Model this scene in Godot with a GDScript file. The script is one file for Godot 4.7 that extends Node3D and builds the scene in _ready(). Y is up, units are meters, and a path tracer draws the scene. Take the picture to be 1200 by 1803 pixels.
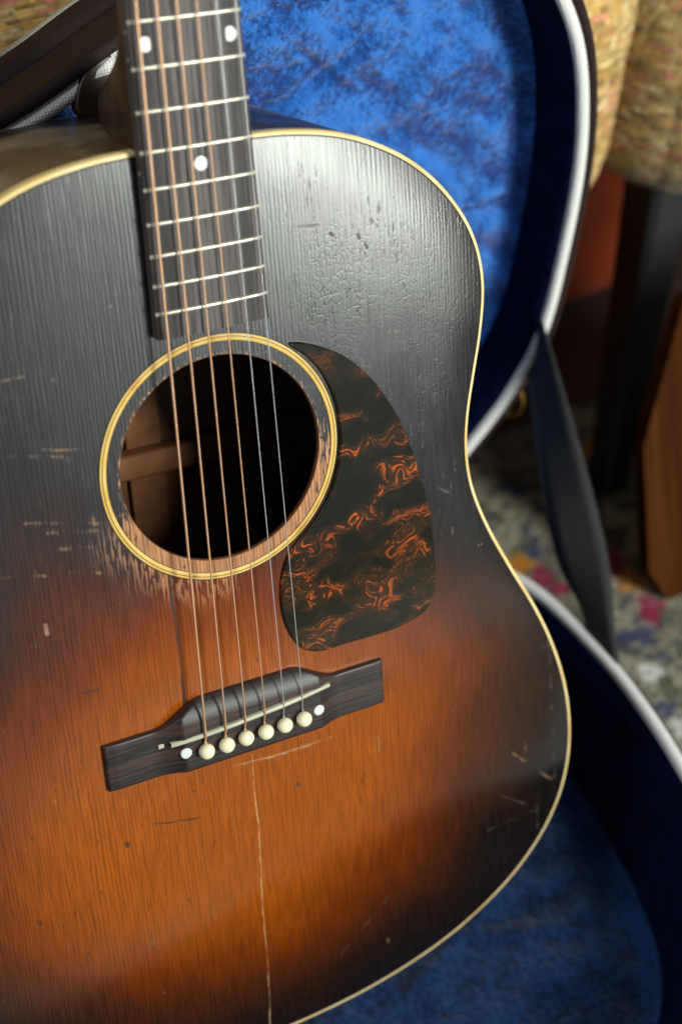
extends Node3D
# A worn sunburst flat-top guitar leaning in its open, blue-lined case.
# Lengths of the guitar and the case are in millimetres in their own axes and turned into metres when built.

const MM := 0.001
var rng := RandomNumberGenerator.new()

# ------------------------------------------------------------------ helpers: names and tags
func tag(o: Node, label := "", category := "", group := "", kind := "") -> Node:
	if label: o.set_meta("label", label)
	if category: o.set_meta("category", category)
	if group: o.set_meta("group", group)
	if kind: o.set_meta("kind", kind)
	return o

func base(called: String, at: Vector3, basis := Basis()) -> Node3D:
	var o := Node3D.new()
	o.name = called
	o.transform = Transform3D(basis, at)
	add_child(o, true)
	return o

func put(called: String, m: Mesh, mat: Material, parent: Node = self) -> MeshInstance3D:
	var o := MeshInstance3D.new()
	o.name = called
	o.mesh = m
	o.material_override = mat
	parent.add_child(o, true)
	return o

# ------------------------------------------------------------------ helpers: outlines
func resample(pts: PackedVector2Array, step: float) -> PackedVector2Array:
	# a closed Catmull-Rom curve through pts, cut into equal steps
	var fine := PackedVector2Array()
	var n := pts.size()
	for i in n:
		for k in 16:
			fine.append(pts[i].cubic_interpolate(pts[(i + 1) % n], pts[(i - 1 + n) % n], pts[(i + 2) % n], k / 16.0))
	var total := 0.0
	for i in fine.size():
		total += fine[i].distance_to(fine[(i + 1) % fine.size()])
	var count := int(total / step)
	var out := PackedVector2Array()
	var each := total / count
	var due := 0.0
	var run := 0.0
	for i in fine.size():
		var a := fine[i]
		var b := fine[(i + 1) % fine.size()]
		var d := a.distance_to(b)
		while due <= run + d and out.size() < count:
			out.append(a.lerp(b, (due - run) / maxf(d, 1e-6)))
			due += each
		run += d
	var area := 0.0
	for i in out.size():
		area += out[i].cross(out[(i + 1) % out.size()])
	if area < 0.0:
		out.reverse()
	return out

func inward(loop: PackedVector2Array) -> PackedVector2Array:
	var out := PackedVector2Array()
	var n := loop.size()
	for i in n:
		var t := (loop[(i + 1) % n] - loop[(i - 1 + n) % n]).normalized()
		out.append(Vector2(-t.y, t.x))
	return out

func inset(loop: PackedVector2Array, d: float) -> PackedVector2Array:
	var nn := inward(loop)
	var out := PackedVector2Array()
	for i in loop.size():
		out.append(loop[i] + nn[i] * d)
	return out

# ------------------------------------------------------------------ helpers: meshes
func lattice(rows: Array, uvs: Array = [], around := false, along := false, flip := false) -> ArrayMesh:
	# rows of equal length joined into one smooth sheet; around closes each row, along joins last row to first
	var st := SurfaceTool.new()
	st.begin(Mesh.PRIMITIVE_TRIANGLES)
	lattice_into(st, rows, uvs, around, along, flip, 0)
	st.generate_normals()
	return st.commit()

func lattice_into(st: SurfaceTool, rows: Array, uvs: Array, around: bool, along: bool, flip: bool, start: int) -> int:
	var h := rows.size()
	var w: int = rows[0].size()
	for j in h:
		for i in w:
			st.set_uv(uvs[j][i] if uvs.size() else Vector2(float(i) / w, float(j) / h))
			st.add_vertex(rows[j][i])
	for j in (h if along else h - 1):
		for i in (w if around else w - 1):
			var a := start + j * w + i
			var b := start + j * w + (i + 1) % w
			var c := start + ((j + 1) % h) * w + i
			var d := start + ((j + 1) % h) * w + (i + 1) % w
			for k in ([a, c, b, b, c, d] if flip else [a, b, c, b, d, c]):
				st.add_index(k)
	return start + h * w

func ring(loop: PackedVector2Array, profile: PackedVector2Array, map: Callable, closed_profile := false, flip := false) -> ArrayMesh:
	# profile points are (inset, height) carried round the loop
	var nn := inward(loop)
	var rows := []
	var uvs := []
	var s := 0.0
	var n := loop.size()
	var lens := PackedFloat32Array()
	for i in n:
		lens.append(s)
		s += loop[i].distance_to(loop[(i + 1) % n])
	var v := 0.0
	for j in profile.size():
		if j: v += profile[j].distance_to(profile[j - 1])
		var row := PackedVector3Array()
		var uv := PackedVector2Array()
		for i in n + 1:
			var q := loop[i % n] + nn[i % n] * profile[j].x
			row.append(map.call(q.x, q.y, profile[j].y))
			uv.append(Vector2(lens[i] if i < n else s, v) * MM)
		rows.append(row)
		uvs.append(uv)
	return lattice(rows, uvs, false, closed_profile, flip)

func plate(loop: PackedVector2Array, z0: float, z1: float, bevel: float, map: Callable, uvmap = null) -> ArrayMesh:
	# a flat slab with rounded upper edge
	var st := SurfaceTool.new()
	st.begin(Mesh.PRIMITIVE_TRIANGLES)
	var top := inset(loop, bevel)
	var idx := Geometry2D.triangulate_polygon(top)
	st.set_smooth_group(0)
	for k in range(0, idx.size(), 3):
		for m in [0, 2, 1]:
			var q := top[idx[k + m]]
			st.set_uv(uvmap.call(q.x, q.y) if uvmap != null else q * MM)
			st.add_vertex(map.call(q.x, q.y, z1))
	var nn := inward(loop)
	var prof := [Vector2(bevel, z1), Vector2(bevel * 0.6, z1 - bevel * 0.12), Vector2(bevel * 0.25, z1 - bevel * 0.4), Vector2(0, z1 - bevel), Vector2(0, z0)]
	st.set_smooth_group(1)
	var n := loop.size()
	for i in n:
		var i2 := (i + 1) % n
		for j in prof.size() - 1:
			var a: Vector2 = loop[i] + nn[i] * prof[j].x
			var b: Vector2 = loop[i2] + nn[i2] * prof[j].x
			var c: Vector2 = loop[i] + nn[i] * prof[j + 1].x
			var d: Vector2 = loop[i2] + nn[i2] * prof[j + 1].x
			for q in [[a, j], [b, j], [c, j + 1], [b, j], [d, j + 1], [c, j + 1]]:
				st.set_uv(uvmap.call(q[0].x, q[0].y) if uvmap != null else q[0] * MM)
				st.add_vertex(map.call(q[0].x, q[0].y, prof[q[1]].y))
	st.generate_normals()
	return st.commit()

func tube(path: PackedVector3Array, radius: float, sides := 10, end_radius := -1.0) -> ArrayMesh:
	var rows := []
	var uvs := []
	var up := Vector3(0.3, 0.1, 1).normalized()
	var s := 0.0
	for j in path.size():
		var t := (path[mini(j + 1, path.size() - 1)] - path[maxi(j - 1, 0)]).normalized()
		var a := t.cross(up).normalized()
		var b := t.cross(a).normalized()
		if j: s += path[j].distance_to(path[j - 1])
		var r := radius if end_radius < 0 else lerpf(radius, end_radius, float(j) / (path.size() - 1))
		var row := PackedVector3Array()
		var uv := PackedVector2Array()
		for i in sides + 1:
			var w := TAU * i / sides
			row.append(path[j] + (a * cos(w) + b * sin(w)) * r)
			uv.append(Vector2(float(i) / sides, s))
		rows.append(row)
		uvs.append(uv)
	return lattice(rows, uvs)

func lathe(profile: PackedVector2Array, centre: Vector3, axis := Vector3(0, 0, 1), sides := 24) -> ArrayMesh:
	# profile points are (radius, height along axis)
	var a := axis.cross(Vector3(0.31, 0.9, 0.2)).normalized()
	var b := axis.cross(a).normalized()
	var rows := []
	for q in profile:
		var row := PackedVector3Array()
		for i in sides + 1:
			var w := TAU * i / sides
			row.append(centre + (a * cos(w) + b * sin(w)) * q.x + axis * q.y)
		rows.append(row)
	return lattice(rows)

func cushion(size: Vector3, radius: float, puff: float, n := 22) -> ArrayMesh:
	# a soft block with rounded edges, its base centred on the origin
	var st := SurfaceTool.new()
	st.begin(Mesh.PRIMITIVE_TRIANGLES)
	var start := 0
	var half := size * 0.5
	for f in 6:
		var rows := []
		var uvs := []
		for j in n + 1:
			var row := PackedVector3Array()
			var uv := PackedVector2Array()
			for i in n + 1:
				var a := sin((i * 2.0 / n - 1.0) * PI * 0.5)
				var b := sin((j * 2.0 / n - 1.0) * PI * 0.5)
				var p: Vector3 = [Vector3(1, a, b), Vector3(-1, b, a), Vector3(b, 1, a), Vector3(a, -1, b), Vector3(a, b, 1), Vector3(b, a, -1)][f]
				var q := p * half
				var core := q.clamp(-half + Vector3.ONE * radius, half - Vector3.ONE * radius)
				var d := (q - core)
				if d.length() > 0.0: d = d.normalized() * radius
				var r := core + d
				r += d.normalized() * puff * (1.0 - absf(a) ** 4) * (1.0 - absf(b) ** 4)
				row.append(r + Vector3(0, half.y, 0))
				uv.append(Vector2(a, b))
			rows.append(row)
			uvs.append(uv)
		start = lattice_into(st, rows, uvs, false, false, false, start)
	st.generate_normals()
	return st.commit()

func bar(a: Vector3, b: Vector3, wa: float, wb: float, bevel := 0.12) -> ArrayMesh:
	# a tapered square post with chamfered corners
	var t := (b - a).normalized()
	var s := t.cross(Vector3(0, 0, 1)).normalized()
	var u := t.cross(s).normalized()
	var st := SurfaceTool.new()
	st.begin(Mesh.PRIMITIVE_TRIANGLES)
	var outline := [Vector2(1, 1 - bevel * 2), Vector2(1 - bevel * 2, 1), Vector2(-1 + bevel * 2, 1), Vector2(-1, 1 - bevel * 2), Vector2(-1, -1 + bevel * 2), Vector2(-1 + bevel * 2, -1), Vector2(1 - bevel * 2, -1), Vector2(1, -1 + bevel * 2)]
	st.set_smooth_group(-1)
	for i in 8:
		var p: Vector2 = outline[i]
		var q: Vector2 = outline[(i + 1) % 8]
		var v := [a + (s * p.x + u * p.y) * wa / 2, a + (s * q.x + u * q.y) * wa / 2, b + (s * p.x + u * p.y) * wb / 2, b + (s * q.x + u * q.y) * wb / 2]
		for k in [0, 1, 2, 1, 3, 2]:
			st.add_vertex(v[k])
		for k in [[a, v[1], v[0]], [b, v[2], v[3]]]:
			for x in k: st.add_vertex(x)
	st.generate_normals()
	return st.commit()

# ------------------------------------------------------------------ helpers: noise pictures and materials
func noise(w: int, h: int, freq: float, sd: int, octaves := 3, kind := FastNoiseLite.TYPE_SIMPLEX_SMOOTH, plain := false) -> PackedByteArray:
	var n := FastNoiseLite.new()
	n.seed = sd
	n.noise_type = kind
	n.frequency = freq
	n.fractal_type = FastNoiseLite.FRACTAL_FBM if octaves > 1 else FastNoiseLite.FRACTAL_NONE
	n.fractal_octaves = octaves
	if kind == FastNoiseLite.TYPE_CELLULAR:
		n.cellular_return_type = FastNoiseLite.RETURN_DISTANCE2_SUB
		n.cellular_jitter = 0.95
	var im := n.get_image(w, h, false, false, not plain)
	im.convert(Image.FORMAT_L8)
	return im.get_data()

func picture(w: int, h: int, data: PackedByteArray, channels := 3) -> ImageTexture:
	return ImageTexture.create_from_image(Image.create_from_data(w, h, false, Image.FORMAT_RGB8 if channels == 3 else Image.FORMAT_L8, data))

func heights(w: int, h: int, data: PackedFloat32Array) -> ImageTexture:
	return ImageTexture.create_from_image(Image.create_from_data(w, h, false, Image.FORMAT_RF, data.to_byte_array()))

func noise_tex(freq: float, sd: int, size := 512, octaves := 4, kind := FastNoiseLite.TYPE_SIMPLEX_SMOOTH, ramp: Array = []) -> NoiseTexture2D:
	var n := FastNoiseLite.new()
	n.seed = sd
	n.frequency = freq
	n.noise_type = kind
	n.fractal_octaves = octaves
	var t := NoiseTexture2D.new()
	t.width = size
	t.height = size
	t.seamless = true
	t.noise = n
	if ramp.size():
		var g := Gradient.new()
		g.offsets = PackedFloat32Array(ramp.map(func(r): return r[0]))
		g.colors = PackedColorArray(ramp.map(func(r): return r[1]))
		t.color_ramp = g
	return t

func mat(color: Color, rough: float, metal := 0.0) -> StandardMaterial3D:
	var m := StandardMaterial3D.new()
	m.albedo_color = color
	m.roughness = rough
	m.metallic = metal
	return m

func triplanar(m: StandardMaterial3D, per_metre: float, world := false) -> StandardMaterial3D:
	m.uv1_triplanar = true
	m.uv1_world_triplanar = world
	m.uv1_scale = Vector3.ONE * per_metre
	return m

func relief(m: StandardMaterial3D, t: Texture2D, cm: float) -> StandardMaterial3D:
	m.heightmap_enabled = true
	m.heightmap_texture = t
	m.heightmap_scale = cm
	return m

# ------------------------------------------------------------------ the soundboard's finish
const BX0 := -205.0
const BX1 := 205.0
const BY0 := -216.0
const BY1 := 284.0
const PX := 3.3
var body_loop: PackedVector2Array

func segment_distance(p: Vector2, a: Vector2, b: Vector2) -> float:
	return p.distance_to(Geometry2D.get_closest_point_to_segment(p, a, b))

func soundboard_material() -> StandardMaterial3D:
	var w := int((BX1 - BX0) * PX)
	var h := int((BY1 - BY0) * PX)
	var rgb := PackedByteArray()
	rgb.resize(w * h * 3)
	var hi := PackedFloat32Array()
	hi.resize(w * h)
	var ro := PackedByteArray()
	ro.resize(w * h)
	var h16 := h / 16 + 2
	var h28 := h / 28 + 3
	var h8 := h / 8 + 2
	var streak := noise(w, h16, 0.16, 3, 2)
	var check := noise(w, h28, 0.062, 11, 1)
	var wob := noise(w / 2 + 1, h / 2 + 1, 0.045, 21, 2)
	var slow := noise(w / 4 + 1, h / 4 + 1, 0.02, 31, 3)
	var slow2 := noise(w / 4 + 1, h / 4 + 1, 0.012, 37, 3)
	var speck := noise(w, h, 0.5, 41, 1)
	var crackle := noise(w, int(h * 0.62) + 2, 0.115, 51, 1, FastNoiseLite.TYPE_CELLULAR, true)
	var crackle_h := int(h * 0.62) + 2
	var fleck := noise(w, h / 5 + 2, 0.13, 61, 3)
	var ridge_of := PackedFloat32Array()
	ridge_of.resize(w * h)
	for j in h:
		var y := BY1 - j / PX          # picture rows run downwards
		for i in w:
			var x := BX0 + i / PX
			var k := j * w + i
			var s1 := slow[(j / 4) * (w / 4 + 1) + i / 4] / 255.0
			var s2 := slow2[(j / 4) * (w / 4 + 1) + i / 4] / 255.0
			var wb := wob[(j / 2) * (w / 2 + 1) + i / 2] / 255.0 - 0.5
			# the burst: amber round the bridge, near black at the shoulders and the edge
			var dx := (x + 12.0) / 160.0
			var dy := (y + 43.0) / 130.0
			var d := sqrt(dx * dx + dy * dy) + (s2 - 0.5) * 0.16 + (s1 - 0.5) * 0.05
			var o := 1.0 - smoothstep(0.45, 1.35, d)
			o = clampf(o + 0.16 * exp(-((x + 98.0) * (x + 98.0) + (y - 100.0) * (y - 100.0)) / 1800.0) * (0.5 + s1), 0.0, 1.0)
			var r := lerpf(22.0, 155.0, o)
			var g := lerpf(18.0, 76.0, o * o * 0.6 + o * 0.4)
			var b := lerpf(19.0, 13.0, o) - 4.0 * sin(o * PI)
			# grain
			var phase := x * 3.3 + (s2 - 0.5) * 3.0 + wb * 0.5 + sin(x * 0.11) * 4.0 + sin(x * 0.037) * 7.0
			var ridge := 0.5 + 0.5 * sin(phase)
			var row16 := j / 16
			var f16 := (j % 16) / 16.0
			var st := lerpf(streak[row16 * w + i], streak[(row16 + 1) * w + i], f16) / 255.0
			ridge = clampf(ridge * 0.5 + st * 0.75 - 0.12, 0.0, 1.0)
			ridge_of[k] = ridge
			var light := 0.88 + 0.17 * ridge * (0.4 + 0.6 * s1) + (st - 0.5) * 0.09 - 0.10 * pow(1.0 - ridge, 3.0) + (1.0 - o) * (1.0 - o) * (ridge - 0.5) * 0.3
			# lacquer checks: wavering lines along the grain
			var ci := clampi(i + int(wb * 7.0), 0, w - 1)
			var row28 := j / 28
			var cv := lerpf(check[row28 * w + ci], check[(row28 + 1) * w + ci], (j % 28) / 28.0) / 255.0 - 0.5
			var line := (1.0 - smoothstep(0.002, 0.022, absf(cv))) * (0.15 + 0.85 * smoothstep(0.40, 0.66, s1 + st * 0.25 - 0.05))
			light *= 1.0 - 0.26 * line * (0.3 + 0.7 * o)
			# crazing of the dark lacquer towards the treble shoulder
			var cz := smoothstep(30.0, 75.0, x + wb * 20.0) * smoothstep(105.0, 150.0, y) * (1.0 - 0.6 * smoothstep(215.0, 250.0, y)) + 0.25 * (1.0 - o)
			cz = clampf(cz, 0.0, 1.0) * smoothstep(0.1, 0.8, s2 + 0.15)
			var cc := crackle[mini(int(j * 0.62), crackle_h - 1) * w + clampi(i + int(wb * 14.0), 0, w - 1)] / 255.0
			var craze := (1.0 - smoothstep(0.0, 0.05, cc)) * cz
			r *= light
			g *= light
			b *= light * 0.98
			var pale := craze * 18.0
			r += pale
			g += pale
			b += pale
			var height := 0.5
			var dark := 1.0 - o
			height += (ridge - 0.5) * (0.05 + 0.42 * dark * dark * smoothstep(70.0, -30.0, x) + 0.24 * dark * dark)
			height -= line * (0.28 + 0.14 * dark * dark * smoothstep(15.0, 60.0, x))
			height -= craze * 0.23 * (0.3 + 1.4 * s1)
			height += (s1 - 0.5) * 0.7 + (s2 - 0.5) * 1.6
			var rough := 0.13 + 0.10 * dark * smoothstep(-40.0, 110.0, y) + (s2 - 0.5) * 0.06 + (st - 0.5) * 0.05 + 0.08 * smoothstep(60.0, -60.0, x) * dark
			# bare wood where fingers and picks wore the lacquer away round the soundhole
			var hx := x
			var hy := y - 133.0
			var rad := sqrt(hx * hx + hy * hy)
			if rad < 85.0 and rad > 49.0:
				var a := rad_to_deg(atan2(hy, hx))
				var fl := fleck[(j / 5) * w + i] / 255.0
				var bare := 0.0
				if rad < 57.5:
					var lower := smoothstep(25.0, -35.0, a) * smoothstep(-178.0, -140.0, a) if a < 60.0 else 0.0
					bare = smoothstep(0.66, 0.50, fl + 0.46 * (1.0 - lower * 1.6) + (0.5 - ridge) * 0.10)
					bare = maxf(bare, smoothstep(0.52, 0.66, fl) * smoothstep(53.2, 51.2, rad))
				elif a < -88.0 and a > -170.0:
					bare = smoothstep(0.44, 0.58, fl * 0.7 + 0.3 * ridge) * smoothstep(84.0, 62.0, rad + s1 * 10.0) * smoothstep(-170.0, -150.0, a) * 0.85
				if bare > 0.0:
					var lw := 0.70 + 0.34 * ridge + (st - 0.5) * 0.25
					r = lerpf(r, 182.0 * lw, bare)
					g = lerpf(g, 122.0 * lw, bare)
					b = lerpf(b, 76.0 * lw, bare)
					rough = lerpf(rough, 0.6, bare)
					height -= bare * 0.5
			# dust and pinprick chips
			var sp := speck[k]
			if sp > 246 and s1 > 0.52:
				r = lerpf(r, 150.0, 0.45)
				g = lerpf(g, 130.0, 0.45)
				b = lerpf(b, 105.0, 0.45)
			rgb[k * 3] = clampi(int(r), 0, 255)
			rgb[k * 3 + 1] = clampi(int(g), 0, 255)
			rgb[k * 3 + 2] = clampi(int(b), 0, 255)
			hi[k] = height
			ro[k] = clampi(int(rough * 255.0), 0, 255)
	# dents, scratches and cracks: x0, y0, x1, y1, half width, kind (0 tan, broken by the grain; 1 pale; 2 crack; 3 dark)
	var marks := [
		[-103.2, 159.7, -75.6, 153.2, 0.7, 0], [-84, 158.5, -64.9, 153.9, 0.6, 0], [-98.1, 193.3, -75.3, 193, 0.5, 0], [-96.5, 126.2, -62.9, 117.2, 0.7, 0], [-87, 118.9, -59.4, 112.9, 0.8, 0],
		[-111.8, 103.2, -91.2, 98.7, 0.7, 0], [-85.8, 98.7, -64.7, 92.6, 0.9, 0], [-84.2, 110.2, -57.7, 104.3, 0.8, 0], [-65, 122.6, -65.2, 117, 0.9, 0], [-65.2, 107.4, -65.1, 101.9, 0.8, 0],
		[-82.5, 210.3, -81.8, 207.7, 0.8, 0], [-72.4, 228, -72.1, 225.5, 0.8, 0], [-63.6, 227.3, -63.2, 224.2, 0.8, 0], [-62.6, 206.3, -61.5, 203, 0.7, 0], [-44.8, 217.1, -44.4, 216.3, 0.6, 0],
		[136.2, 47.1, 138.8, 49.7, 1.2, 0], [138.8, 50.4, 148.7, 51, 0.7, 0], [152.2, -78.3, 183.4, -110.5, 0.7, 0], [165.9, -78.6, 166.6, -87.2, 0.5, 0], [-103.1, -18.9, -102.7, -22.3, 0.6, 0],
		[-102.4, -26.4, -102.2, -29.1, 0.7, 0], [72.9, -43.4, 73.3, -54.1, 0.5, 0], [-125.5, -101.1, -123.3, -98.6, 0.5, 0], [41.7, -174.9, 76, -146.4, 0.4, 4], [102.5, 98.3, 125.3, 83.1, 0.6, 4],
		[148.4, -109.1, 173.4, -126.2, 0.5, 4], [173.5, -118.5, 174.3, -150.4, 0.7, 4], [140.3, -129.3, 171.4, -127.5, 0.4, 4], [46.5, 235.3, 58, 234.6, 0.5, 4], [183, -20, 186, -110, 0.7, 4],
		[-13.8, -32.4, 18.1, -34.6, 0.5, 1], [18.1, -34.6, 45.2, -34.8, 0.6, 1], [-94.7, 74.2, -94.3, 69.6, 1.0, 1], [-74.6, 188.7, -73.6, 186.4, 1.1, 1], [-64.2, -115.4, -63.7, -121.1, 1.3, 4],
		[0.2, -29.3, -0.5, -50.3, 0.42, 2], [-0.5, -50.3, 0.2, -71.6, 0.55, 2], [0.2, -71.6, -2.3, -125.2, 0.6, 2], [-2.3, -125.2, -2.6, -163.1, 0.5, 2], [-2.6, -163.1, -4.4, -203.5, 0.5, 2],
		[-32.9, 73.7, -32.1, 49, 0.5, 3], [-32.1, 49, -32.1, 10.6, 0.45, 3], [-82.3, 33.4, -74.6, 33.4, 0.5, 3], [-56.1, -50.7, -31.9, -55.9, 0.2, 3], [-71, -56.2, -70.6, -57.7, 1.4, 3],
		[-120.6, -83.4, -119.9, -84.7, 1.1, 3], [24, -55.8, 24.5, -56.7, 0.8, 3], [64.1, 229.4, 64.6, 228.5, 0.9, 3], [85.1, 231.9, 85.6, 230.8, 0.8, 3], [78.1, 226.1, 78.7, 225, 0.9, 3], [81.4, 221.3, 82.5, 219.5, 0.7, 3],
		[-73.1, 151.8, -72.5, 148.9, 1.0, 4]]
	rng.seed = 77
	for n in 120:  # small knocks scattered over the whole top
		var p := Vector2(rng.randf_range(-150, 185), rng.randf_range(-195, 270))
		var q := p + Vector2(rng.randf_range(-1.5, 1.5), rng.randf_range(-5.0, 5.0)) * rng.randf()
		marks.append([p.x, p.y, q.x, q.y, rng.randf_range(0.2, 0.5), [0, 4, 4, 4, 3][rng.randi() % 5]])
	for n in 220:  # fine rubs along the grain in the dark finish
		var p := Vector2(rng.randf_range(55, 150), rng.randf_range(20, 250)) if n % 3 else Vector2(rng.randf_range(-140, -50), rng.randf_range(60, 260))
		marks.append([p.x, p.y, p.x + rng.randf_range(-0.4, 0.4), p.y + rng.randf_range(1.0, 6.0), rng.randf_range(0.12, 0.28), 4])
	for m in marks:
		var a := Vector2(m[0], m[1])
		var b := Vector2(m[2], m[3])
		var hw: float = m[4]
		var kind: int = m[5]
		var lo := a.min(b) - Vector2.ONE * (hw + 1.5)
		var up := a.max(b) + Vector2.ONE * (hw + 1.5)
		for j in range(maxi(0, int((BY1 - up.y) * PX)), mini(h, int((BY1 - lo.y) * PX))):
			for i in range(maxi(0, int((lo.x - BX0) * PX)), mini(w, int((up.x - BX0) * PX))):
				var k := j * w + i
				var p := Vector2(BX0 + i / PX, BY1 - j / PX)
				var wv := wob[(j / 2) * (w / 2 + 1) + i / 2] / 255.0 - 0.5
				var s := 1.0 - smoothstep(hw * 0.5, hw + 0.45, segment_distance(p + Vector2(wv * 1.6, wv * 1.2), a, b))
				if kind == 2: s = 1.0 - smoothstep(hw * 0.3, hw * 0.8, segment_distance(p + Vector2(wv * 0.7, 0.0), a, b))
				if s <= 0.0: continue
				var c: Array = [[140, 104, 66], [170, 140, 118], [188, 150, 108], [26, 18, 16], [96, 90, 82]][kind]
				var amount := s
				if kind == 0: amount = s * smoothstep(0.35, 0.75, ridge_of[k] + wv * 1.2) * clampf(0.3 + wv * 1.3, 0.0, 0.7)
				if kind == 1: amount = s * clampf(0.45 + wv * 1.4, 0.0, 1.0)
				if kind == 2: amount = s * clampf(0.72 + wv * 1.5, 0.12, 1.0)
				if kind == 3: amount = s * clampf(0.6 + wv * 1.4, 0.05, 0.9)
				if kind == 4: amount = s * clampf(0.16 + wv * 0.9, 0.0, 0.6)
				for ch in 3:
					rgb[k * 3 + ch] = int(lerpf(rgb[k * 3 + ch], c[ch], amount))
				hi[k] += amount * (-0.6 if kind != 2 else 0.35)
				ro[k] = int(lerpf(ro[k], 140, amount))
	var m := mat(Color.WHITE, 1.0)
	m.albedo_texture = picture(w, h, rgb)
	m.roughness_texture = picture(w, h, ro, 1)
	m.texture_repeat = false
	relief(m, heights(w, h, hi), 0.0075)
	return m

func board_uv(x: float, y: float) -> Vector2:
	return Vector2((x - BX0) / (BX1 - BX0), (BY1 - y) / (BY1 - BY0))

func tortoise_material() -> StandardMaterial3D:
	var x0 := 15.0
	var x1 := 120.0
	var y0 := 8.0
	var y1 := 192.0
	var px := 4.0
	var w := int((x1 - x0) * px)
	var h := int((y1 - y0) * px)
	var warp_a := noise(w, h, 0.009, 101, 2)
	var warp_b := noise(w, h, 0.011, 103, 2)
	var field := FastNoiseLite.new()
	field.seed = 107
	field.frequency = 0.0048
	field.fractal_octaves = 2
	var mask := FastNoiseLite.new()
	mask.seed = 131
	mask.frequency = 0.010
	mask.fractal_octaves = 3
	var gaps := FastNoiseLite.new()
	gaps.seed = 149
	gaps.frequency = 0.03
	gaps.fractal_octaves = 2
	var rgb := PackedByteArray()
	rgb.resize(w * h * 3)
	for j in h:
		for i in w:
			var k := j * w + i
			var a := (warp_a[k] / 255.0 - 0.5) * 120.0
			var b := (warp_b[k] / 255.0 - 0.5) * 120.0
			var along := i * 0.75 + a * 0.8
			var across := j * 1.25 + i * 0.10 + b * 0.9
			var v := field.get_noise_2d(along, across * 2.2)
			var y := y1 - j / px
			var zone := mask.get_noise_2d(i * 0.6 + a * 0.3, (j + i * 0.12) * 1.45 + b * 0.45)
			var gap := gaps.get_noise_2d(along * 0.8, across * 3.0)
			var wave := sin(v * 52.0 + gap * 1.2)
			var line := smoothstep(0.35, 1.0, wave) * smoothstep(-0.3, 0.25, gap)
			var fine := smoothstep(0.5, 1.0, sin(v * 131.0 + gap * 2.0)) * smoothstep(-0.1, 0.3, gap)
			var blot := smoothstep(0.30, 0.5, gap * 0.7 + zone * 0.55)
			var upper := smoothstep(180.0, 130.0, y)
			var where := smoothstep(-0.22, 0.34, zone) * (0.25 + 0.75 * upper)
			var amt := clampf((line * line * 0.75 + fine * 0.35 + blot * 0.55) * where, 0.0, 1.0)
			var cloud := clampf(0.5 + zone * 1.3 + (wave * 0.12), 0.0, 1.0)
			var c := Color8(24, 23, 14).lerp(Color8(56, 38, 20), cloud * 0.8).lerp(Color8(104, 38, 14), clampf(where * line * 0.7, 0.0, 1.0)).lerp(Color8(190, 82, 26), amt)
			rgb[k * 3] = c.r8
			rgb[k * 3 + 1] = c.g8
			rgb[k * 3 + 2] = c.b8
	var m := mat(Color.WHITE, 0.11)
	m.metallic_specular = 0.38
	m.albedo_texture = picture(w, h, rgb)
	m.texture_repeat = false
	return m

func rosewood_material(dark: Color, light: Color, sd: int, along_y: bool, per_metre: float) -> StandardMaterial3D:
	# straight dark streaks, drawn along one axis
	var w := 512
	var fine := noise(w, 16, 0.09, sd, 4)
	var broad := noise(w, 16, 0.02, sd + 1, 3)
	var rgb := PackedByteArray()
	rgb.resize(w * w * 3)
	for j in w:
		for i in w:
			var across := absi((i if along_y else j) * 2 - w)
			across = mini(across, w - 1)
			var q := absi((j if along_y else i) * 2 - w) / 34.3
			var q0 := int(q)
			var f := fine[q0 * w + across] * (1.0 - q + q0) + fine[(q0 + 1) * w + across] * (q - q0)
			var bb := broad[q0 * w + across] * (1.0 - q + q0) + broad[(q0 + 1) * w + across] * (q - q0)
			var v := clampf((f * 0.6 + bb * 0.6) / 255.0 - 0.1, 0.0, 1.0)
			var c := dark.lerp(light, smoothstep(0.2, 0.8, v))
			var k := (j * w + i) * 3
			rgb[k] = c.r8
			rgb[k + 1] = c.g8
			rgb[k + 2] = c.b8
	var m := mat(Color.WHITE, 0.42)
	m.albedo_texture = picture(w, w, rgb)
	relief(m, m.albedo_texture, 0.02)
	return triplanar(m, per_metre)

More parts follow.
